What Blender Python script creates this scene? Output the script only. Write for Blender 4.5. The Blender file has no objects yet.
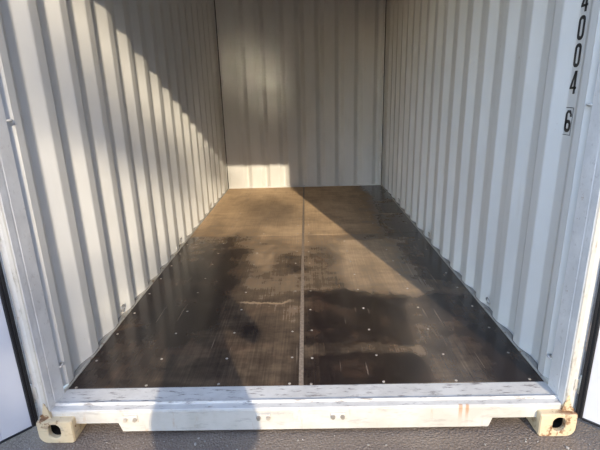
import bpy, bmesh, math, random
from mathutils import Vector, Matrix, noise
random.seed(7)
S = bpy.context.scene
C = S.collection
PI = math.pi

# ------------------------------------------------------------------ camera
CP = Vector((0.0393, -1.8229, 1.3624))
YAW, PITCH, ROLL, FPX = -0.0194, 0.2908, -0.0283, 437.1
_f = Vector((math.sin(YAW)*math.cos(PITCH), math.cos(YAW)*math.cos(PITCH), -math.sin(PITCH)))
_r = Vector((math.cos(YAW), -math.sin(YAW), 0)); _u = _r.cross(_f)
_R = math.cos(ROLL)*_r + math.sin(ROLL)*_u
_U = -math.sin(ROLL)*_r + math.cos(ROLL)*_u
cam = bpy.data.objects.new('camera', bpy.data.cameras.new('camera'))
C.objects.link(cam); S.camera = cam
M = Matrix(((_R.x, _U.x, -_f.x), (_R.y, _U.y, -_f.y), (_R.z, _U.z, -_f.z))).to_4x4()
cam.matrix_world = Matrix.Translation(CP) @ M
cam.data.sensor_width = 36.0
cam.data.lens = FPX*36.0/600.0
cam.data.clip_start = 0.01

# ------------------------------------------------------------------ sun, sky, exposure
SUN_DIR = Vector((-0.2845, 1.0, -0.424)).normalized()
sun = bpy.data.objects.new('sun', bpy.data.lights.new('sun', 'SUN')); C.objects.link(sun)
sun.rotation_euler = SUN_DIR.to_track_quat('-Z', 'Y').to_euler()
sun.data.energy = 5.6; sun.data.color = (1.0, 0.86, 0.66); sun.data.angle = math.radians(0.6)
W = bpy.data.worlds.new('world'); S.world = W; W.use_nodes = True
wn, wl = W.node_tree.nodes, W.node_tree.links
bg = wn['Background']; sky = wn.new('ShaderNodeTexSky'); sky.sky_type = 'NISHITA'; sky.sun_disc = False
sky.sun_elevation = math.radians(22.2); sky.sun_rotation = math.atan2(-SUN_DIR.x, -SUN_DIR.y)
sky.air_density = 1.0; sky.dust_density = 0.4; sky.ozone_density = 1.5
tint = wn.new('ShaderNodeMix'); tint.data_type = 'RGBA'; tint.blend_type = 'MULTIPLY'; tint.inputs[0].default_value = 1
tint.inputs[7].default_value = (1.03, .96, .98, 1)              # the camera's white balance
wl.new(sky.outputs[0], tint.inputs[6]); wl.new(tint.outputs[2], bg.inputs[0]); bg.inputs[1].default_value = 0.92
S.view_settings.view_transform = 'Standard'; S.view_settings.look = 'None'
S.view_settings.gamma = 1.0; S.view_settings.use_curve_mapping = False
S.view_settings.exposure = 0.0
S.cycles.blur_glossy = 0.0; S.cycles.sample_clamp_indirect = 0.0

# ------------------------------------------------------------------ helpers
def link(name, bm, mat, parent=None, smooth=False, bevel=0):
    me = bpy.data.meshes.new(name)
    bmesh.ops.recalc_face_normals(bm, faces=bm.faces[:])
    bm.to_mesh(me); bm.free()
    if smooth:
        for p in me.polygons: p.use_smooth = True
    me.materials.append(mat)
    o = bpy.data.objects.new(name, me); C.objects.link(o)
    if parent: o.parent = parent
    if bevel:
        b = o.modifiers.new('b', 'BEVEL'); b.width = bevel; b.segments = 2; b.limit_method = 'ANGLE'
    return o
def empty(name, loc=(0, 0, 0), parent=None):
    o = bpy.data.objects.new(name, None); C.objects.link(o); o.location = loc; o.empty_display_size = .1
    if parent: o.parent = parent
    return o
def tag(o, label=None, cat=None, group=None, kind=None):
    if label: o['label'] = label
    if cat: o['category'] = cat
    if group: o['group'] = group
    if kind: o['kind'] = kind
    return o
def box(bm, x0, x1, y0, y1, z0, z1, mtx=None):
    v = [bm.verts.new((x, y, z)) for z in (z0, z1) for y in (y0, y1) for x in (x0, x1)]
    for f in ((0, 2, 3, 1), (4, 5, 7, 6), (0, 1, 5, 4), (2, 6, 7, 3), (0, 4, 6, 2), (1, 3, 7, 5)):
        bm.faces.new([v[i] for i in f])
    if mtx: bmesh.ops.transform(bm, matrix=mtx, verts=v)
    return v
def extrude_poly(bm, pts, axis, a, b):
    """closed 2D polygon pts extruded along an axis from a to b"""
    def P(p, t):
        return {'x': (t, p[0], p[1]), 'y': (p[0], t, p[1]), 'z': (p[0], p[1], t)}[axis]
    A = [bm.verts.new(P(p, a)) for p in pts]; B = [bm.verts.new(P(p, b)) for p in pts]
    n = len(pts)
    bm.faces.new(A); bm.faces.new(B[::-1])
    for i in range(n):
        bm.faces.new((A[i], B[i], B[(i+1) % n], A[(i+1) % n]))
    return A+B
def tube(bm, pts, r, n=8, closed=False):
    pts = [Vector(p) for p in pts]; rings = []
    N = len(pts)
    for i, p in enumerate(pts):
        if closed: d = pts[(i+1) % N]-pts[i-1]
        else: d = pts[min(i+1, N-1)]-pts[max(i-1, 0)]
        d.normalize()
        a = Vector((0, 0, 1)) if abs(d.z) < .9 else Vector((1, 0, 0))
        s = d.cross(a).normalized(); t = d.cross(s)
        rr = r[i] if isinstance(r, (list, tuple)) else r
        rings.append([bm.verts.new(p+rr*(math.cos(2*PI*k/n)*s+math.sin(2*PI*k/n)*t)) for k in range(n)])
    for i in range(N if closed else N-1):
        A, B = rings[i], rings[(i+1) % N]
        for k in range(n): bm.faces.new((A[k], A[(k+1) % n], B[(k+1) % n], B[k]))
    if not closed:
        bm.faces.new(rings[0]); bm.faces.new(rings[-1][::-1])

# ------------------------------------------------------------------ materials
class NT:
    def __init__(s, name):
        s.m = bpy.data.materials.new(name); s.m.use_nodes = True
        s.n, s.l = s.m.node_tree.nodes, s.m.node_tree.links
        s.b = s.n['Principled BSDF']
    def pos(s, scale=(1, 1, 1), loc=(0, 0, 0)):
        g = s.n.new('ShaderNodeNewGeometry'); mp = s.n.new('ShaderNodeMapping')
        mp.inputs['Scale'].default_value = scale; mp.inputs['Location'].default_value = loc
        s.l.new(g.outputs['Position'], mp.inputs[0]); return mp.outputs[0]
    def noise(s, vec, scale, detail=4, rough=.55, out=0):
        t = s.n.new('ShaderNodeTexNoise'); s.l.new(vec, t.inputs['Vector'])
        t.inputs['Scale'].default_value = scale; t.inputs['Detail'].default_value = detail
        t.inputs['Roughness'].default_value = rough; return t.outputs[out]
    def ramp(s, fac, a, b, ca=0., cb=1.):
        t = s.n.new('ShaderNodeMapRange'); s.l.new(fac, t.inputs[0])
        t.inputs[1].default_value = a; t.inputs[2].default_value = b
        t.inputs[3].default_value = ca; t.inputs[4].default_value = cb
        t.interpolation_type = 'SMOOTHSTEP' if abs(a-b) > 1e-6 else 'LINEAR'; return t.outputs[0]
    def math(s, op, a, b=None):
        t = s.n.new('ShaderNodeMath'); t.operation = op
        for i, v in enumerate((a, b)):
            if v is None: continue
            if isinstance(v, (int, float)): t.inputs[i].default_value = v
            else: s.l.new(v, t.inputs[i])
        return t.outputs[0]
    def mix(s, fac, a, b):
        t = s.n.new('ShaderNodeMix'); t.data_type = 'RGBA'
        for i, v in ((0, fac), (6, a), (7, b)):
            if isinstance(v, (int, float)): t.inputs[i].default_value = v
            elif isinstance(v, tuple): t.inputs[i].default_value = (*v, 1)
            else: s.l.new(v, t.inputs[i])
        return t.outputs[2]
    def sep(s, vec):
        t = s.n.new('ShaderNodeSeparateXYZ'); s.l.new(vec, t.inputs[0]); return t.outputs
    def set(s, col=None, rough=None, metal=None, spec=None, bump=None, bstr=.3, bdist=.01):
        def p(k, v):
            if v is None: return
            if isinstance(v, tuple): s.b.inputs[k].default_value = (*v, 1)
            elif isinstance(v, (int, float)): s.b.inputs[k].default_value = v
            else: s.l.new(v, s.b.inputs[k])
        p('Base Color', col); p('Roughness', rough); p('Metallic', metal); p('Specular IOR Level', spec)
        if bump is not None:
            t = s.n.new('ShaderNodeBump'); t.inputs['Strength'].default_value = bstr
            t.inputs['Distance'].default_value = bdist
            s.l.new(bump, t.inputs['Height']); s.l.new(t.outputs[0], s.b.inputs['Normal'])
        return s.m

def plain(name, col, rough=.5, metal=0., var=.12, scale=30):
    t = NT(name); n = t.noise(t.pos(), scale, 3)
    c2 = tuple(c*(1-var) for c in col)
    return t.set(t.mix(t.ramp(n, .35, .65), c2, col), rough, metal, bump=n, bstr=.06, bdist=.002)

def wall_paint():
    t = NT('white_wall_paint')
    P = t.pos()
    n = t.noise(t.pos((1, 1, .35)), 3.0, 4)
    col = t.mix(t.ramp(n, .3, .7), (.535, .53, .497), (.595, .59, .557))
    st = t.noise(t.pos((1, 1, .12)), 22, 5, .6)                     # faint vertical grime streaks
    col = t.mix(t.math('MULTIPLY', t.ramp(st, .60, .74), .22), col, (.42, .38, .31))
    ru = t.noise(P, 9, 6, .7)                                       # a few scuffs
    col = t.mix(t.math('MULTIPLY', t.ramp(ru, .70, .74), .55), col, (.33, .27, .2))
    return t.set(col, .42, 0, .4, bump=t.noise(P, 6, 2), bstr=.12, bdist=.01)
def frame_paint(name, base, rust, grime=.5, thr=.60, edge=None):
    t = NT(name); P = t.pos()
    n = t.noise(P, 7, 5, .6); f = t.noise(t.pos((1, 1, 1), (3, 1, 7)), 26, 6, .65)
    g = t.noise(t.pos((.35, 1, 1), (5, 2, 1)), 34, 5, .7)
    col = t.mix(t.ramp(n, .35, .65), base, tuple(c*.86 for c in base))
    col = t.mix(t.math('MULTIPLY', t.ramp(g, .56, .70), grime), col, (.22, .19, .16))
    mask = t.math('MULTIPLY', t.ramp(f, thr, thr+.07), t.ramp(n, .44, .6))
    col = t.mix(mask, col, rust)
    if edge:                                                      # worn, yellowed outward face, darkened to take down the sunlight on it
        yy = t.sep(P)[1]; e = t.ramp(yy, -.163, -.158, 1, 0)
        g2 = t.noise(t.pos((1, 1, .4), (8, 2, 4)), 40, 6, .7)
        col = t.mix(e, col, t.mix(t.ramp(g2, .52, .72), edge, (.26, .23, .18)))
    return t.set(col, t.ramp(mask, 0, 1, .45, .85), 0, .4, bump=f, bstr=.25, bdist=.004)

def floor_film():
    """dark phenolic film faced plywood, with pale brown dust, sweep marks and footprints lying on it"""
    t = NT('film_faced_plywood'); P = t.pos(); xyz = t.sep(P)
    x, y = xyz[0], xyz[1]
    fine = t.noise(t.pos((1, .018, 1)), 110, 3, .6)                   # grain along the sheets
    wide = t.noise(t.pos((1, .45, 1), (2.3, 4.1, 0)), 2.6, 5, .62)
    blot = t.noise(t.pos((1, .8, 1), (9.1, 1.1, 0)), 5.5, 4, .58)
    sweep = t.noise(t.pos((.35, 1.2, 1), (1.7, 8.2, 0)), 9, 5, .65)
    wn_ = t.noise(t.pos((1, .7, 1), (4.2, 7.7, 0)), 2.2, 4, .6, out=1); ws = t.sep(wn_)   # warps the outlines below
    fx = t.noise(t.pos((1, .5, 1), (1.2, 3.7, 0)), 14, 5, .7)
    xw = t.math('ADD', x, t.math('ADD', t.math('MULTIPLY', t.math('SUBTRACT', ws[0], .5), .30), t.math('MULTIPLY', t.math('SUBTRACT', fx, .5), .05)))
    yw = t.math('ADD', y, t.math('ADD', t.math('MULTIPLY', t.math('SUBTRACT', ws[1], .5), .34), t.math('MULTIPLY', t.math('SUBTRACT', fx, .5), .10)))
    def patch(x0, x1, y0, y1, e=.03, ey=None):
        ey = ey or e
        m = t.math('MULTIPLY', t.ramp(xw, x0-e, x0+e), t.ramp(xw, x1-e, x1+e, 1, 0))
        return t.math('MULTIPLY', m, t.math('MULTIPLY', t.ramp(yw, y0-ey, y0+ey), t.ramp(yw, y1-ey, y1+ey, 1, 0)))
    def add(d, m, k): return t.math('ADD', d, t.math('MULTIPLY', m, k))
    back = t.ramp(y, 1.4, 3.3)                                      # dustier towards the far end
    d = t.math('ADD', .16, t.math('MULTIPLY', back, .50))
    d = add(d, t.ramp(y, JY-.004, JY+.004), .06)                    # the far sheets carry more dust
    d = add(d, patch(-.50, .02, .45, 2.6, .10, .3), .10)            # trodden strip beside the joint
    d = add(d, patch(.30, 1.25, .95, 2.2, .12, .06), .30)           # brown swept patch on the right sheet
    d = add(d, patch(.62, 1.25, .0, 1.0, .10, .1), .13)
    d = add(d, patch(.00, .66, -.2, 1.02, .05, .035), -.16)         # wiped film near the door
    d = add(d, patch(.00, .70, .26, .36, .03, .02), .22)            # a pale streak left across it
    d = add(d, patch(-.30, -.03, 1.35, 1.85, .04, .04), -.12)
    d = add(d, patch(.06, .38, 1.55, 1.85, .05, .06), -.12)
    d = add(d, patch(-.48, .95, 1.0, 2.7, .12, .05), .10)
    d = add(d, patch(-.42, -.12, .92, .945, .05, .008), .3)
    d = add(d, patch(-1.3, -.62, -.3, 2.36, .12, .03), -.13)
    d = add(d, t.ramp(xw, .35, 1.0), t.math('MULTIPLY', t.ramp(y, .6, 2.4), -.20))  # deepens the shade on the far right by thinning the dust
    d = add(d, t.ramp(xw, .72, 1.0), -.26)                         # paints the shade along the right wall into the film
    d = add(d, t.math('SUBTRACT', wide, .5), .65)
    d = add(d, t.math('SUBTRACT', blot, .5), .45)
    d = add(d, t.math('SUBTRACT', sweep, .5), .35)
    d = add(d, t.math('SUBTRACT', fine, .5), .26)
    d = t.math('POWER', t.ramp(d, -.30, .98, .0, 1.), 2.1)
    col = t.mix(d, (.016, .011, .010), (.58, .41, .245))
    col = t.mix(t.math('MULTIPLY', t.ramp(blot, .52, .66), .35), col, t.mix(.5, col, (.12, .06, .035)))
    sc = t.noise(t.pos((1, .03, 1), (0, .4, 0)), 60, 2, .5)         # thin drag scratches
    col = t.mix(t.math('MULTIPLY', t.ramp(sc, .70, .74), .35), col, (.42, .33, .24))
    cw = t.b.inputs['Coat Weight']; t.l.new(t.math('MULTIPLY', patch(.18, .85, -.2, 2.2, .12, .2), 1.0), cw)   # clean shiny film
    t.b.inputs['Coat Roughness'].default_value = .15; t.b.inputs['Coat IOR'].default_value = 1.85
    return t.set(col, t.ramp(d, .1, .6, .2, .7), 0, t.ramp(d, .15, .6, .32, .05), bump=fine, bstr=.05, bdist=.002)

def asphalt():
    t = NT('asphalt'); P = t.pos()
    n = t.noise(P, 2.2, 5); f = t.noise(P, 120, 4, .7)
    v = t.n.new('ShaderNodeTexVoronoi'); v.inputs['Scale'].default_value = 95; t.l.new(P, v.inputs[0])
    col = t.mix(t.ramp(n, .3, .7), (.13, .10, .08), (.20, .158, .12))
    col = t.mix(t.ramp(f, .45, .75), col, (.26, .22, .18))
    col = t.mix(t.ramp(v.outputs[0], .05, .35, .55, 0), col, (.30, .26, .22))
    return t.set(col, .9, 0, .2, bump=t.math('ADD', f, v.outputs[0]), bstr=.8, bdist=.006)

JX = -.013; JY = 2.375                                           # floor joints
MW = wall_paint()
MF = frame_paint('white_frame_paint', (.55, .535, .50), (.30, .15, .06), .5, .62)
def sill_paint():
    t = NT('worn_sill_paint'); P = t.pos(); xyz = t.sep(P)
    n = t.noise(P, 7, 5, .6)
    col = t.mix(t.ramp(n, .35, .65), (.54, .52, .475), (.46, .44, .40))
    fm = t.ramp(xyz[1], -.154, -.151, 1, 0)
    col = t.mix(fm, col, t.mix(t.ramp(n, .35, .65), (.50, .475, .42), (.43, .405, .35)))   # full sun on the face put into its colour, warmer and darker
    k = t.noise(t.pos((.22, 1, 1), (2, 5, 3)), 48, 6, .72)          # drag marks along the threshold
    top = t.math('MULTIPLY', t.ramp(xyz[1], -.150, -.14), 1.0)
    col = t.mix(t.math('MULTIPLY', t.ramp(k, .53, .64), t.math('ADD', .25, t.math('MULTIPLY', top, .55))), col, (.13, .11, .10))
    q = t.noise(t.pos((1, 1, .2), (1, 2, 3)), 30, 5, .7)            # brown runs on the face
    run = t.math('MULTIPLY', t.ramp(q, .58, .72), t.math('SUBTRACT', 1.0, top))
    col = t.mix(t.math('MULTIPLY', run, .45), col, (.36, .22, .11))
    for x0, w in ((.712, .005), (.742, .004)):
        m = t.math('MULTIPLY', t.ramp(t.math('ABSOLUTE', t.math('SUBTRACT', xyz[0], x0)), w, w*2.4, 1, 0), t.ramp(xyz[2], -.10, -.015, .1, 1))
        col = t.mix(t.math('MULTIPLY', t.math('MULTIPLY', m, .7), t.math('SUBTRACT', 1.0, top)), col, (.36, .17, .06))
    return t.set(col, .5, 0, .4, bump=k, bstr=.3, bdist=.003)
MS = sill_paint()
MP = frame_paint('white_jamb_paint', (.72, .715, .69), (.33, .2, .1), .28, .64, (.47, .445, .385))
MG = frame_paint('dirty_shaded_rail_paint', (.40, .38, .33), (.16, .10, .06), .6, .56)  # grimy beige, darkened for the shadow in the wall recesses
MC = frame_paint('cream_casting_paint', (.60, .48, .30), (.20, .10, .045), .7, .50)
MD = plain('white_door_paint', (.60, .60, .61), .4, var=.05, scale=4)
MR = plain('black_rubber', (.012, .012, .013), .45)
MB = plain('dark_sealant', (.22, .20, .18), .6, var=.5, scale=40)
MK = plain('black_lettering', (.012, .012, .012), .5)
MZ = plain('galvanised_steel', (.55, .53, .50), .35, .8)
MSC = plain('screw_zinc', (.50, .44, .36), .45, .3, var=.6, scale=4)
MX = plain('dark_rust_shade', (.035, .025, .02), .9, var=.5, scale=50)  # near-black rust, doubles as the shade inside the casting holes
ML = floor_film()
MJ = plain('dusty_joint_filler', (.25, .19, .135), .75, var=.35, scale=60)
MA = asphalt()

# ------------------------------------------------------------------ container dimensions
XF = 1.163; XI = 1.172; XO = 1.208; L = 4.765; ZT = 2.72; ZG = -.151; PITCH_C = .278
HEAD = 2.437

# ------------------------------------------------------------------ ground
bm = bmesh.new()
N = 40
def gx(i): t = i/N*2-1; return 40*t*abs(t)
vs = [[bm.verts.new((gx(i), gx(j), ZG + .004*noise.noise(Vector((gx(i)*3, gx(j)*3, 0))))) for j in range(N+1)] for i in range(N+1)]
for i in range(N):
    for j in range(N): bm.faces.new((vs[i][j], vs[i+1][j], vs[i+1][j+1], vs[i][j+1]))
tag(link('ground', bm, MA), 'brown grey asphalt ground under the container door sill', kind='structure')

# ------------------------------------------------------------------ floor: sheets, joint strips, screws
floor = tag(empty('floor'), 'dark film faced plywood floor with brown dust', kind='structure')
sheets = []
for (x0, x1) in ((-XF, JX-.012), (JX+.012, XF)):
    for (y0, y1) in ((.001, JY-.0015), (JY+.0015, L-.003)):
        bm = bmesh.new(); box(bm, x0, x1, y0, y1, -.028, 0)
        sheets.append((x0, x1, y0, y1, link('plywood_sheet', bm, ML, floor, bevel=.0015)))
bm = bmesh.new(); box(bm, JX-.0115, JX+.0115, .001, L-.003, -.028, -.0008)
tag(link('joint_strip', bm, MJ, floor), 'pale filled joint down the middle of the floor')
bm = bmesh.new()
bmesh.ops.create_cone(bm, cap_ends=True, segments=10, radius1=.0075, radius2=.0055, depth=.0022)
box(bm, -.005, .005, -.0012, .0012, .0006, .0014)
screw0 = None
for ci, sx in enumerate((-1.125, -.777, -.42, -.067, .041, .389, .745, 1.10)):
    for k in range(18):
        sy = (.016, .235)[k] if k < 2 else .512+(k-2)*.275
        if sy > L-.03: break
        if abs(sy-JY) < .02: sy += .035
        sh = [s for s in sheets if s[0] < sx < s[1] and s[2] < sy < s[3]][0][4]
        if screw0 is None: o = screw0 = link('floor_screw', bm, MSC)
        else: o = screw0.copy(); C.objects.link(o)
        o.parent = sh
        o.location = (sx+random.uniform(-.006, .006), sy+random.uniform(-.012, .012), .0009)
        o.rotation_euler = (0, 0, random.uniform(0, PI))

# ------------------------------------------------------------------ corrugated walls
def rounded(pts, r=.008):
    out = [pts[0]]
    for i in range(1, len(pts)-1):
        p = Vector(pts[i]); a = (Vector(pts[i-1])-p); b = (Vector(pts[i+1])-p)
        ra = min(r, a.length*.45); rb = min(r, b.length*.45)
        A = p+a.normalized()*ra; B = p+b.normalized()*rb
        out += [tuple(A), tuple(.25*A+.5*p+.25*B), tuple(B)]
    return out+[pts[-1]]
def side_profile():
    p = [(XI, .028), (XI, .078)]
    k = 0
    while True:
        y = .078+k*PITCH_C
        q = [(XO, y+.068), (XO, y+.138), (XI, y+.206), (XI, y+.278)]
        if q[3][1] > L-.03: break
        p += q; k += 1
    p[-1] = (XI, L-.05)
    return rounded(p)
SP = side_profile()
def sheet(name, pts, z0, z1, parent=None, th=.004, outward=None):
    """thin folded steel sheet standing on a plan polyline (x, y)"""
    bm = bmesh.new(); n = len(pts); off = []
    for i in range(n):
        d = Vector(pts[min(i+1, n-1)])-Vector(pts[max(i-1, 0)]); nn = Vector((d.y, -d.x)).normalized()
        if nn.dot(Vector(outward)) < 0: nn = -nn
        off.append(Vector(pts[i])+nn*th)
    zs = (z0, z1)
    a = [[bm.verts.new((p[0], p[1], z)) for z in zs] for p in pts]
    b = [[bm.verts.new((p[0], p[1], z)) for z in zs] for p in off]
    for i in range(n-1):
        bm.faces.new((a[i][0], a[i+1][0], a[i+1][1], a[i][1])); bm.faces.new((b[i][0], b[i][1], b[i+1][1], b[i+1][0]))
        for k in (0, 1): bm.faces.new((a[i][k], b[i][k], b[i+1][k], a[i+1][k]))
    for i in (0, n-1): bm.faces.new((a[i][0], a[i][1], b[i][1], b[i][0]))
    return link(name, bm, MW, parent)

def ring_mesh(name, parent, loc, tilt):
    o = empty(name, loc, parent)
    bm = bmesh.new()
    pts = [(0, .026*math.cos(a), .021*math.sin(a)-.004) for a in [2*PI*k/14 for k in range(14)]]
    pts = [(x+.010*(z+.03)/.05*tilt, y, z) for x, y, z in pts]
    tube(bm, pts, .0045, 6, True)
    r = link('ring', bm, MZ, o, True)
    bm = bmesh.new(); box(bm, -.006, .006, -.012, .012, -.034, -.018)
    link('lug', bm, MF, o, bevel=.002)
    return o

for side, s in (('left', -1), ('right', 1)):
    wall = tag(empty('wall_'+side), 'white corrugated steel %s wall of the container' % side, kind='structure')
    sheet('corrugated_panel', [(s*x, y) for x, y in SP], -.006, ZT, wall, outward=(s, 0))
    # bottom rail: web beside the floor, then a flange under the sheet
    bm = bmesh.new()
    prof = [(XF+.001, -.12), (XF+.001, .003), (XF+.007, .008), (XO+.012, -.010), (XO+.02, -.014), (XO+.02, -.12)]
    extrude_poly(bm, [(s*a, b) for a, b in prof], 'y', -.03, L+.05)
    tag(link('bottom_rail', bm, MG, wall), 'narrow painted steel rail along the foot of the wall')
    bm = bmesh.new()
    tube(bm, [(s*(x-.002), y, .0075-(x-XF-.007)*.33) for x, y in SP], .0026, 5)
    tag(link('sealant_bead', bm, MB, wall, True), 'dark wavy sealant line at the foot of the wall')
    # groove between jamb and first corrugation
    g = rounded([(s*1.166, -.030), (s*1.192, -.030), (s*1.192, -.004), (s*1.184, .012), (s*XI, .030)], .006)
    sheet('post_channel', g, .010, ZT, wall, th=.006, outward=(s, -.1))
    for y in (.76, 2.10, 3.45):
        ring_mesh('lashing_ring', wall, (s*(XO-.022), .078+PITCH_C*round((y-.182)/PITCH_C)+.104, .062), -s)
    for z in (.14, 1.292, 2.2):
        o = empty('lashing_bar', (s*1.182, -.012, z), wall)
        bm = bmesh.new(); tube(bm, [(s*.010, -.017, 0), (-s*.012, -.015, 0), (-s*.018, -.006, 0), (-s*.018, .014, 0), (-s*.012, .023, 0), (s*.006, .026, 0)], .0052, 8); link('bar', bm, MF, o, True)
        bm = bmesh.new(); box(bm, *sorted((s*.004, s*.010)), -.0175, .010, -.014, .014)
        link('bracket', bm, MF, o)

# digits painted on the right wall, in the second recess of the corrugation
WR = bpy.data.objects['wall_right']
def ring_poly(bm, outer, inner):
    """flat band between two outlines with equal point counts, 0.6 mm thick; (u: -y, v: z)"""
    n = len(outer)
    for w in (0, 1): pass
    V = {}
    for w, xx in ((0, 0), (1, -.0006)):
        V['o', w] = [bm.verts.new((xx, -u, v)) for u, v in outer]; V['i', w] = [bm.verts.new((xx, -u, v)) for u, v in inner]
    for i in range(n):
        j = (i+1) % n
        for w in (0, 1): bm.faces.new((V['o', w][i], V['o', w][j], V['i', w][j], V['i', w][i]))
        for k in 'oi': bm.faces.new((V[k, 0][i], V[k, 0][j], V[k, 1][j], V[k, 1][i]))
def rrect(w, h, r, cx=0, cy=0, n=5):
    o = []
    for qx, qy, a0 in ((1, 1, 0), (-1, 1, 90), (-1, -1, 180), (1, -1, 270)):
        for k in range(n+1):
            a = math.radians(a0+90*k/n); o.append((cx+qx*(w/2-r)+r*math.cos(a), cy+qy*(h/2-r)+r*math.sin(a)))
    return o
def slab(bm, poly):
    A = [bm.verts.new((0, -u, v)) for u, v in poly]; B = [bm.verts.new((-.0006, -u, v)) for u, v in poly]
    n = len(poly); bm.faces.new(A); bm.faces.new(B[::-1])
    for i in range(n): bm.faces.new((A[i], A[(i+1) % n], B[(i+1) % n], B[i]))
DW, DH, ST = .046, .096, .0145
def digit(ch):
    bm = bmesh.new()
    if ch == '0':
        ring_poly(bm, rrect(DW, DH, .020), rrect(DW-2*ST, DH-2*ST, .008))
    elif ch == '4':
        slab(bm, [(.004, -DH/2), (.004+ST, -DH/2), (.004+ST, DH/2), (.004, DH/2)])
        slab(bm, [(-DW/2, -.028), (DW/2+.001, -.028), (DW/2+.001, -.018), (-DW/2, -.018)])
        slab(bm, [(-DW/2, -.020), (-DW/2+ST, -.020), (.0135, DH/2), (.002, DH/2)])
    elif ch == '6':
        ring_poly(bm, rrect(DW, .054, .019, 0, -.020), rrect(DW-2*ST, .054-2*ST, .008, 0, -.020))
        slab(bm, [(-DW/2, -.02), (-DW/2+ST, -.02), (-DW/2+ST, .030), (-.006, .0365), (.004, .0365), (.0105, .030), (.0105, .020), (DW/2, .020), (DW/2, .030), (.012, DH/2), (-.010, DH/2), (-DW/2, .032)])
    return bm
for k, (ch, zc) in enumerate((('4', 1.707), ('0', 1.598), ('0', 1.489), ('4', 1.379), ('6', 1.214))):
    o = link('digit', digit(ch), MK, WR); o.location = (XO-.0006, .190, zc)
    o['label'] = 'black painted digit %s' % ch
bm = bmesh.new(); ring_poly(bm, [(-.030, -.060), (.030, -.060), (.030, .060), (-.030, .060)], [(-.0275, -.0575), (.0275, -.0575), (.0275, .0575), (-.0275, .0575)])
o = link('digit_box', bm, MK, WR); o.location = (XO-.0006, .190, 1.214); o['label'] = 'thin black box around the digit 6'

# back wall
wb = tag(empty('wall_back'), 'white corrugated steel end wall of the container', kind='structure')
pts = [(-XI-.02, L+.012)]
x = 1.075 - .279*8
bp = [(-1.15, L+.006)]
k = 0
while True:
    xc = 1.06-.279*(8-k)
    if xc > 1.12: break
    if xc-.035 > -1.13:
        bp += [(xc-.035, L+.006), (xc+.020, L+.050), (xc+.042, L+.050), (xc+.097, L+.006)]
    k += 1
bp = [p for p in bp if p[0] < 1.13] + [(1.14, L+.006)]
sheet('corrugated_panel', rounded(bp, .006), .0, ZT, wb, outward=(0, 1))
for s in (-1, 1):
    bm = bmesh.new()
    box(bm, min(s*1.13, s*1.20), max(s*1.13, s*1.20), L+.000, L+.06, -.02, ZT)
    link('corner_post', bm, MW, wb, bevel=.004)
    bm = bmesh.new(); box(bm, min(s*1.160, s*1.205), max(s*1.160, s*1.205), L-.052, L-.001, .0, ZT)
    link('corner_angle', bm, MW, wb, bevel=.004)
    bm = bmesh.new(); tube(bm, [(s*1.161, L-.054, .01), (s*1.161, L-.054, ZT)], .0055, 6)
    link('sealant_bead', bm, MX, wb, True)
    for z in (.45, 1.55, 2.25):
        bm = bmesh.new(); tube(bm, [(s*1.150, L-.012, z-.03), (s*1.150, L-.012, z+.03)], .006, 8)
        box(bm, s*1.150-.006, s*1.150+.006, L-.012, L+.002, z-.03, z-.022); box(bm, s*1.150-.006, s*1.150+.006, L-.012, L+.002, z+.022, z+.03)
        link('lashing_bar', bm, MZ, wb)
bm = bmesh.new(); box(bm, -1.2, 1.2, L-.002, L+.06, -.12, .012)
link('bottom_rail', bm, MW, wb, bevel=.003)

# ceiling, corrugated across
ce = tag(empty('ceiling'), 'white corrugated steel roof of the container', kind='structure')
bm = bmesh.new(); prof = []
y = -.10
while y < L+.05:
    prof += [(y, ZT), (y+.09, ZT), (y+.105, ZT+.02), (y+.19, ZT+.02)]; y += .209
prof = [p for p in prof if p[0] < L+.06]
top = [(a, b+.004) for a, b in prof][::-1]
extrude_poly(bm, prof+top, 'x', -1.21, 1.21)
link('roof_sheet', bm, MW, ce)
for s in (-1, 1):
    bm = bmesh.new(); box(bm, min(s*1.18, s*1.235), max(s*1.18, s*1.235), -.1, L+.06, ZT-.05, ZT+.03)
    link('top_rail', bm, MF, ce)
bm = bmesh.new(); box(bm, -1.235, 1.235, L-.0, L+.07, ZT-.05, ZT+.03); link('top_rail', bm, MF, ce)

# ------------------------------------------------------------------ door frame: sill, jambs, header, castings
YS = -.155
sill = tag(empty('trim_1'), 'white painted steel door sill with worn paint and rust streaks', kind='structure')
bm = bmesh.new()
prof = [(-.0005, -.03), (-.0005, -.0015), (-.006, .0), (-.104, -.002), (-.109, .006), (-.114, .006), (-.119, -.004),
        (-.150, -.006), (YS, -.010), (YS, -.012), (-.151, -.014), (YS, -.018), (YS, -.122), (-.149, -.122), (-.149, -.03)]
XN = 1.057
def sill_bar(bm, x0, x1, zb):
    q = [(a, zb if b < -.1 else b) for a, b in prof]
    extrude_poly(bm, q, 'x', x0, x1)
sill_bar(bm, -.845, .845, -.122)
for s in (-1, 1):
    sill_bar(bm, *sorted((s*.860, s*1.166)), -.075)
    # sloping shoulder between the full-depth face and the notch
    n = len(prof)
    A = [bm.verts.new((s*.845, a, b)) for a, b in prof]
    B = [bm.verts.new((s*.860, a, -.075 if b < -.1 else b)) for a, b in prof]
    for i in range(n): bm.faces.new((A[i], A[(i+1) % n], B[(i+1) % n], B[i]))
link('sill_bar', bm, MS, sill)
bm = bmesh.new(); box(bm, -1.12, 1.12, -.02, .12, -.12, -.03); link('cross_member', bm, MF, sill)
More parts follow.
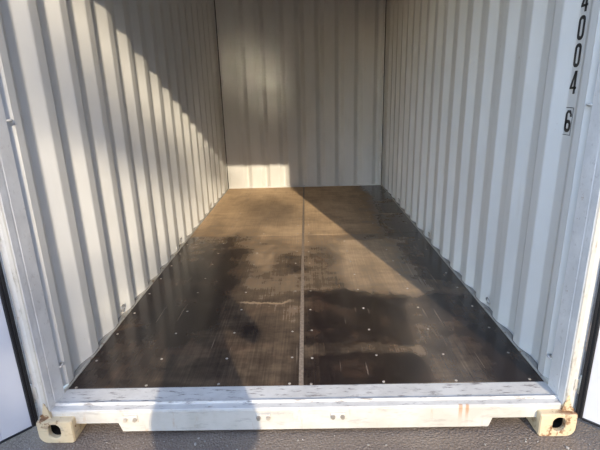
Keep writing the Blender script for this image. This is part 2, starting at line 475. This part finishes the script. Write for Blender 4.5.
def keeper(x, kind):
    o = empty('keeper', (x, YS, -.052), sill)
    bm = bmesh.new(); box(bm, -.034, .034, -.007, .001, -.018, .019); link('plate', bm, MS, o, bevel=.002)
    bm = bmesh.new()
    for dx in (-.022, .022):
        mt = Matrix.Translation((dx, -.010, 0)) @ Matrix.Rotation(PI/2, 4, 'X')
        bmesh.ops.create_cone(bm, cap_ends=True, segments=8, radius1=.012, radius2=.009, depth=.012, matrix=mt)
    link('bolt_head', bm, MSC, o)
for x, kd in ((-.80, 0), (-.185, 0), (.155, 0)): keeper(x, kd)

def jamb(n, s):
    o = tag(empty('trim_%d' % n), 'white steel door jamb on the %s with chipped paint' % ('left' if s < 0 else 'right'), kind='structure')
    prof = [(1.166, -.030), (1.165, -.108), (1.1662, -.111), (1.1662, -.119), (1.165, -.122), (1.165, -.158), (1.171, -.166),
            (1.187, -.166), (1.190, -.161), (1.216, -.161), (1.222, -.155), (1.222, -.03)]
    bm = bmesh.new(); extrude_poly(bm, [(s*a, b) for a, b in prof], 'z', -.04, HEAD+.2)
    tag(link('post', bm, MP, o))
    for z in (.10, .86, 1.62, 2.30):
        h = empty('hinge', (s*1.212, -.160, z), o)
        bm = bmesh.new(); box(bm, -.014, .010, -.005, .002, -.030, .030); link('hinge_lug', bm, MP, h, bevel=.003)
        bm = bmesh.new(); tube(bm, [(s*.012, -.004, -.045), (s*.012, -.004, .045)], .006, 10); link('hinge_pin', bm, MP, h, True)
    bm = bmesh.new()                                             # foot gusset
    extrude_poly(bm, [(s*1.214, -.04), (s*1.160, -.04), (s*1.164, -.010), (s*1.176, .045), (s*1.184, .048), (s*1.198, -.012), (s*1.214, -.022)], 'y', -.1685, -.150)
    link('foot_gusset', bm, MC, o)
    # corner casting: hollow block with an oval hole in the end face and one in the side
    x0, x1, y0, y1, z0, z1 = 1.057, 1.222, -.192, -.014, ZG, -.033
    c = empty('corner_casting', (0, 0, 0), o)
    bm = bmesh.new()
    w, h = x1-x0, z1-z0; cx, cz = (x0+x1)/2, (z0+z1)/2
    K = 6
    def outline(k):
        o = []
        for qx, qz, a0, r in ((1, 1, 0, .008), (-1, 1, 90, .008), (-1, -1, 180, .012), (1, -1, 270, .042)):
            for i in range(K+1):
                a = math.radians(a0+90*i/K); o.append((s*(cx+k*(qx*(w/2-r)+r*math.cos(a))), cz+k*(qz*(h/2-r)+r*math.sin(a))))
        return o
    hx, hz = cx+.004, cz+.004
    def hole(kx, kz): return [(s*(hx+kx*a), hz+kz*b) for a, b in rrect(.056, .074, .0275, 0, 0, K)]
    def loop(pl, yy): return [bm.verts.new((u, yy, v)) for u, v in pl]
    O0 = loop(outline(.95), y0); O1 = loop(outline(1), y0+.007); O2 = loop(outline(1), y1)
    R0 = loop(hole(1.14, 1.12), y0); H0 = loop(hole(1, 1), y0+.004); H1 = loop(hole(1, 1), y0+.024); H2 = loop(hole(1, 1), y0+.026)
    n = len(O0)
    for A, B in ((R0, O0), (O0, O1), (O1, O2), (R0, H0), (H0, H1)):
        for i in range(n): bm.faces.new((A[i], A[(i+1) % n], B[(i+1) % n], B[i]))
    for v in H2: bm.verts.remove(v)
    bm.faces.new(O2)
    cb = bmesh.new()
    def loop2(pl, yy): return [cb.verts.new((u, yy, v)) for u, v in pl]
    C0 = loop2(hole(1, 1), y0+.0239); C1 = loop2(hole(2.3, 1.35), y0+.030); C2 = loop2(hole(2.3, 1.35), y0+.165)
    for A, B in ((C0, C1), (C1, C2)):
        for i in range(n): cb.faces.new((A[i], A[(i+1) % n], B[(i+1) % n], B[i]))
    cb.faces.new(C2)
    link('cavity', cb, MX, c)['label'] = 'rusty hollow of the casting, painted dark for its shade'  # near-black lining paints in the shade of the hole
    link('casting_block', bm, MC, c)
    return o
jamb(2, -1); jamb(3, 1)
hd = tag(empty('trim_4'), 'white steel door header above the opening', kind='structure')
bm = bmesh.new(); box(bm, -1.165, 1.165, -.165, -.03, HEAD, ZT+.02); link('header_beam', bm, MF, hd, bevel=.004)

# ------------------------------------------------------------------ doors, swung open
def door(n, s, dirx, diry):
    H = 2.46; Wd = 1.15; T = .05
    root = tag(empty('door_%d' % n, (s*1.226, -.170, -.062)), '%s container door swung open, white with black rubber gasket' % ('left' if s < 0 else 'right'), kind='structure')
    ang = math.atan2(diry, dirx)
    root.rotation_euler = (0, 0, ang)
    # local x runs from hinge to free edge; inner face looks to local +y for the left door, -y for the right
    q = -s   # inner side sign of local y... left: +1
    bm = bmesh.new()
    fr = .14
    def bx(x0, x1, z0, z1, d0, d1): box(bm, x0, x1, *sorted((q*d0, q*d1)), z0, z1)
    bx(.0, fr, 0, H, -T, 0); bx(Wd-fr, Wd, 0, H, -T, 0); bx(fr, Wd-fr, 0, fr, -T, 0); bx(fr, Wd-fr, H-fr, H, -T, 0)
    link('door_frame', bm, MD, root, bevel=.003)
    bm = bmesh.new(); prof = []
    z = fr
    pr = [(q*-.006, fr-.004)]
    nrib = 5; step = (H-2*fr)/nrib
    for k in range(nrib):
        zz = fr+k*step
        pr += [(q*-.006, zz+step*.40), (q*-.038, zz+step*.48), (q*-.038, zz+step*.86), (q*-.006, zz+step*.94)]
    pr += [(q*-.006, H-fr+.004)]
    extrude_poly(bm, pr+[(a-q*.003, b) for a, b in pr[::-1]], 'x', fr-.004, Wd-fr+.004)
    link('door_panel', bm, MD, root)
    g = bmesh.new()
    def gx_(x0, x1, z0, z1, d): box(g, x0, x1, *sorted((q*.0005, q*d)), z0, z1)
    gx_(-.004, .025, .004, H-.004, .010); gx_(Wd-.042, Wd+.004, .004, H-.004, .010); gx_(.025, Wd-.042, .0, .010, .008); gx_(.042, Wd-.042, H-.05, H-.004, .010)
    gx_(.002, .009, .010, H-.01, .017); gx_(.016, .022, .010, H-.01, .015)
    link('gasket', g, MR, root, bevel=.002)
    for xr in (.36, .82):
        r = empty('locking_rod', (xr, -q*(T+.026), 0), root)
        bm = bmesh.new(); tube(bm, [(0, 0, -.02), (0, 0, H+.02)], .015, 10); link('rod', bm, MZ, r, True)
        bm = bmesh.new()
        for z in (.10, .8, 1.6, H-.10): box(bm, -.035, .035, *sorted((-q*.018, q*.026)), z-.03, z+.03)
        link('rod_bracket', bm, MF, r, bevel=.004)
        bm = bmesh.new(); tube(bm, [(0, -q*.02, .95), (.05, -q*.03, .95), (.38, -q*.03, .93)], .010, 8); link('handle', bm, MZ, r, True)
    return root
door(1, -1, -.665, -.747)
door(2, 1, .72, -.70)

# ------------------------------------------------------------------ loose grit on the asphalt
bm = bmesh.new()
for k in range(420):
    x = random.uniform(-1.8, 1.8); y = random.uniform(-.75, -.17)
    if abs(abs(x)-1.14) < .12 and y > -.21: continue
    r = random.uniform(.0015, .005)*(1.6 if random.random() < .06 else 1)
    mt = Matrix.Translation((x, y, ZG+r*.5)) @ Matrix.Rotation(random.uniform(0, 6), 4, 'Z') @ Matrix.Diagonal((1.3, .9, .7, 1))
    bmesh.ops.create_icosphere(bm, subdivisions=1, radius=r, matrix=mt)
tag(link('loose_grit', bm, plain('grit_stone', (.42, .38, .32), .8, var=.5, scale=25)), 'pale grit scattered on the asphalt before the sill', 'grit', kind='stuff')

# ------------------------------------------------------------------ the photographer, whose shadow falls on the sill
def skinned(name, chains, mat, parent=None, sub=2, root=0):
    """chains: lists of (key or None, (x,y,z), (rx,ry)); a chain may start with a key already placed"""
    V, E_, Rr, K = [], [], [], {}
    for ch in chains:
        prev = None
        for key, co, r in ch:
            if co is None: i = K[key]
            else:
                i = len(V); V.append(co); Rr.append(r if isinstance(r, tuple) else (r, r))
                if key: K[key] = i
            if prev is not None: E_.append((prev, i))
            prev = i
    me = bpy.data.meshes.new(name); me.from_pydata([tuple(v) for v in V], E_, [])
    o = bpy.data.objects.new(name, me); C.objects.link(o); me.materials.append(mat)
    if parent: o.parent = parent
    o.modifiers.new('skin', 'SKIN').use_smooth_shade = True
    sv = me.skin_vertices[0].data if me.skin_vertices else None
    if sv is None:
        bm = bmesh.new(); bm.from_mesh(me); bm.verts.layers.skin.verify(); bm.to_mesh(me); bm.free(); sv = me.skin_vertices[0].data
    for i, r in enumerate(Rr):
        sv[i].radius = r; sv[i].use_root = (i == root)
    m = o.modifiers.new('sub', 'SUBSURF'); m.levels = sub; m.render_levels = sub
    return o
X0 = .105
SKIN = plain('skin', (.55, .36, .27), .55, var=.06); JK = plain('navy_jacket', (.03, .04, .07), .8, var=.3, scale=60)
TR = plain('grey_trousers', (.06, .06, .065), .85, var=.3, scale=80); SH = plain('brown_shoe', (.07, .04, .025), .5); HR = plain('dark_hair', (.03, .02, .015), .6, var=.5, scale=120)
PC = CP - _f*.034 + _R*.045 - _U*.016                             # middle of the phone
def ph(a, b, c): return PC + _R*a + _U*b + _f*c
def V3(x, y, z): return Vector((X0+x, y, z))
ch = [[('pel', V3(0, -2.14, .78), (.14, .10)), ('sp', V3(0, -2.15, .98), (.13, .095)), ('ch', V3(0, -2.16, 1.17), (.15, .11)),
       ('nb', V3(0, -2.16, 1.32), (.075, .07)), ('nk', V3(0, -2.15, 1.385), .052), ('jaw', V3(0, -2.125, 1.43), (.062, .07)),
       ('hd', V3(0, -2.14, 1.51), (.076, .092)), (None, V3(0, -2.15, 1.575), (.06, .07))]]
jk, tr, sho = [], [], []
for s in (-1, 1):
    wr = ph(s*.120, -.055, -.045)
    shd = V3(s*.165, -2.17, 1.275); el = V3(s*.345, -2.10, 1.085)
    ch.append([('ch', None, 0), (None, shd, .055), (None, (shd+el)/2, .047), (None, el, .042), (None, (el+wr)/2, .037), ('w%d' % s, wr, .026),
               ('p%d' % s, ph(s*.108, -.020, -.040), (.030, .018))])
    for k in range(4):                                            # four fingers wrapped over the end onto the lens side
        b = .022-.019*k; ln = (.9, 1.0, .95, .75)[k]
        ch.append([('p%d' % s, None, 0), (None, ph(s*.100, b, -.018), .0095), (None, ph(s*.092, b+.001, .004), .0088),
                   (None, ph(s*(.088-.018*ln), b, .0125), .0080), (None, ph(s*(.088-.036*ln), b-.001, .0125), .0072)])
    ch.append([('p%d' % s, None, 0), (None, ph(s*.088, -.030, -.028), .0105), (None, ph(s*.066, -.022, -.018), .0095), (None, ph(s*.048, -.010, -.0135), .0082)])
    hip = V3(s*.085, -2.14, .72); kn = V3(s*.105, -2.12, .31); an = V3(s*.12, -2.15, -.07); toe = V3(s*.145, -2.02, -.118)
    ch.append([('pel', None, 0), (None, hip, .085), (None, (hip+kn)/2, .072), (None, kn, .055), (None, kn*.6+an*.4, .052), (None, an, .036), (None, toe, (.036, .028))])
    jk.append([('c', None, 0), (None, shd, .072), (None, (shd+el)/2, .064), (None, el, .060), (None, (el*.45+wr*.55), .050), (None, el*.12+wr*.88, .040)])
    tr.append([('p', None, 0), (None, hip, .105), (None, (hip+kn)/2, .090), (None, kn, .074), (None, kn*.4+an*.6, .068), (None, an+Vector((0, 0, .03)), .062)])
    sho.append([(None, an+Vector((0, -.035, -.035)), (.040, .042)), (None, an*.5+toe*.5+Vector((0, 0, -.012)), (.043, .036)), (None, toe+Vector((0, .04, .004)), (.040, .030))])
person = skinned('person', ch, SKIN)
tag(person, 'person in navy jacket photographing the container, seen by the shadow on the sill', 'person')
skinned('jacket', [[(None, V3(0, -2.14, .60), (.32, .16)), (None, V3(0, -2.14, .82), (.275, .15)), (None, V3(0, -2.15, 1.0), (.165, .125)), ('c', V3(0, -2.16, 1.18), (.18, .135)), (None, V3(0, -2.16, 1.33), (.085, .08))]]+jk, JK, person)
skinned('trousers', [[('p', V3(0, -2.14, .78), (.16, .12)), (None, V3(0, -2.14, .9), (.15, .115))]]+tr, TR, person)
for k in (0, 1): skinned('shoe', [sho[k]], SH, person)
skinned('hair', [[(None, V3(0, -2.20, 1.45), (.060, .045)), (None, V3(0, -2.185, 1.53), (.086, .075)), (None, V3(0, -2.150, 1.592), (.074, .070)), (None, V3(0, -2.09, 1.590), (.060, .025))]], HR, person)
for s in (-1, 1):
    bm = bmesh.new(); bmesh.ops.create_uvsphere(bm, u_segments=12, v_segments=8, radius=.0125, matrix=Matrix.Translation(V3(s*.031, -2.063, 1.503)))
    link('eye', bm, plain('eye_white', (.7, .7, .68), .2), person, True)
    bm = bmesh.new(); bmesh.ops.create_uvsphere(bm, u_segments=12, v_segments=8, radius=1, matrix=Matrix.Translation(V3(s*.082, -2.145, 1.497)) @ Matrix.Diagonal((.010, .020, .032, 1)))
    link('ear', bm, SKIN, person, True)
skinned('nose', [[(None, V3(0, -2.062, 1.512), .009), (None, V3(0, -2.050, 1.485), .012), (None, V3(0, -2.040, 1.468), .014)]], SKIN, person)
skinned('mouth', [[(None, V3(-.024, -2.066, 1.438), .005), (None, V3(0, -2.056, 1.438), .009), (None, V3(.024, -2.066, 1.438), .005)]], plain('lips', (.42, .2, .17), .5), person)
bm = bmesh.new(); box(bm, -.075, .075, -.036, .036, -.004, .004)
mp = Matrix(((_R.x, _U.x, _f.x), (_R.y, _U.y, _f.y), (_R.z, _U.z, _f.z))).to_4x4()
bmesh.ops.transform(bm, matrix=Matrix.Translation(PC) @ mp, verts=bm.verts[:])
phone = link('phone', bm, plain('phone_black', (.02, .02, .022), .2), None, bevel=.003)
tag(phone, 'black phone held up in both hands before the container', 'phone')

# ------------------------------------------------------------------ trees far behind the camera; their crowns dapple the sunlight
LEAF = plain('leaf_green', (.07, .10, .03), .7, var=.4, scale=8); BARK = plain('bark_brown', (.12, .08, .055), .9, var=.5, scale=20)
def tree(x, y, h, crown, label, n_leaf, clusters):
    root = tag(empty('tree', (x, y, ZG)), label, 'tree', 'trees behind the photographer')
    bm = bmesh.new()
    tube(bm, [(0, 0, 0), (.1, 0, h*.3), (-.05, .1, h*.6), (0, 0, h*.9)], [.28, .22, .15, .04], 10)
    for (cx, cy, cz, r, n) in clusters:
        z0 = min(cz*.75, h*.85)
        tube(bm, [(0, 0, z0), (cx*.5, cy*.5, z0+(cz-z0)*.6), (cx, cy, cz)], [.09, .05, .015], 6)
    link('trunk', bm, BARK, root, True)
    bm = bmesh.new(); rnd = random.Random(int(x*100))
    blobs = [(0, 0, h*.72, crown, n_leaf)]+clusters
    for (cx, cy, cz, r, n) in blobs:
        for k in range(n):
            while True:
                p = Vector((rnd.uniform(-1, 1), rnd.uniform(-1, 1), rnd.uniform(-1, 1)))
                if p.length < 1: break
            p = Vector((cx, cy, cz))+Vector((p.x*r, p.y*r, p.z*r*(1.25 if r > 1 else .7)))
            a = Vector((rnd.uniform(-1, 1), rnd.uniform(-1, 1), rnd.uniform(-1, 1))).normalized(); b = a.orthogonal().normalized()
            l = rnd.uniform(.05, .09) if r < 1 else rnd.uniform(.10, .2)
            q = [p-a*l, p-b*l*.5, p+a*l, p+b*l*.5]
            bm.faces.new([bm.verts.new(v) for v in q])
    f = link('foliage', bm, LEAF, root); f['kind'] = 'stuff'
    return root
tree(2.95, -25, 14.5, 2.93, 'tall leafy tree far behind the photographer', 13000,
     [(3.75, 0, 11.3, .38, 110), (4.65, .2, 12.1, .36, 120), (3.3, 0, 13.4, .5, 160), (4.15, 0, 12.9, .35, 90), (3.3, .3, 12.3, .45, 120)])

# ------------------------------------------------------------------ unseen buildings added behind and right of the camera to block low sky
WHM = plain('brown_cladding', (.16, .125, .10), .8, var=.3, scale=2)
def sky_blocker(name, loc, rz, length, depth, H, label, doors):
    wh = tag(empty(name, loc), label, 'building'); wh.rotation_euler = (0, 0, rz)
    h = length/2; n = int(length*3.5); pts = []
    bm = bmesh.new()
    for k in range(n+1):
        x = -h+length*k/n; pts.append((x, .12 if k % 2 else 0)); pts.append((x+.02, .12 if k % 2 == 0 else 0))
    A = [bm.verts.new((a, b, 0)) for a, b in pts]; B = [bm.verts.new((a, b, H)) for a, b in pts]
    for i in range(len(pts)-1): bm.faces.new((A[i], A[i+1], B[i+1], B[i]))
    link('front_cladding', bm, WHM, wh)
    bm = bmesh.new(); box(bm, -h, h, -depth, -.05, 0, H-.1); link('walls', bm, WHM, wh)
    bm = bmesh.new(); extrude_poly(bm, [(.35, H), (.35, H+.15), (-depth/2, H+1.1), (-depth-.35, H+.15), (-depth-.35, H)], 'x', -h-.3, h+.3)
    link('roof', bm, plain('grey_roofing', (.2, .2, .2), .8), wh)
    dm = plain('door_grey', (.3, .3, .3), .6)
    for x in doors:
        bm = bmesh.new(); box(bm, x-2, x+2, .1, .2, 0, 4.2); link('roller_door', bm, dm, wh)
    return wh
sky_blocker('sky_blocker_rear', (14, -30, ZG), 0, 40, 10, 10.4, 'long brown building added behind the photographer to block low sky', (-14, -4, 6, 15))
sky_blocker('sky_blocker_right', (6.5, -6, ZG), PI/2, 18, 6, 7.0, 'brown building added out of view on the right to block sky', (-4, 4))
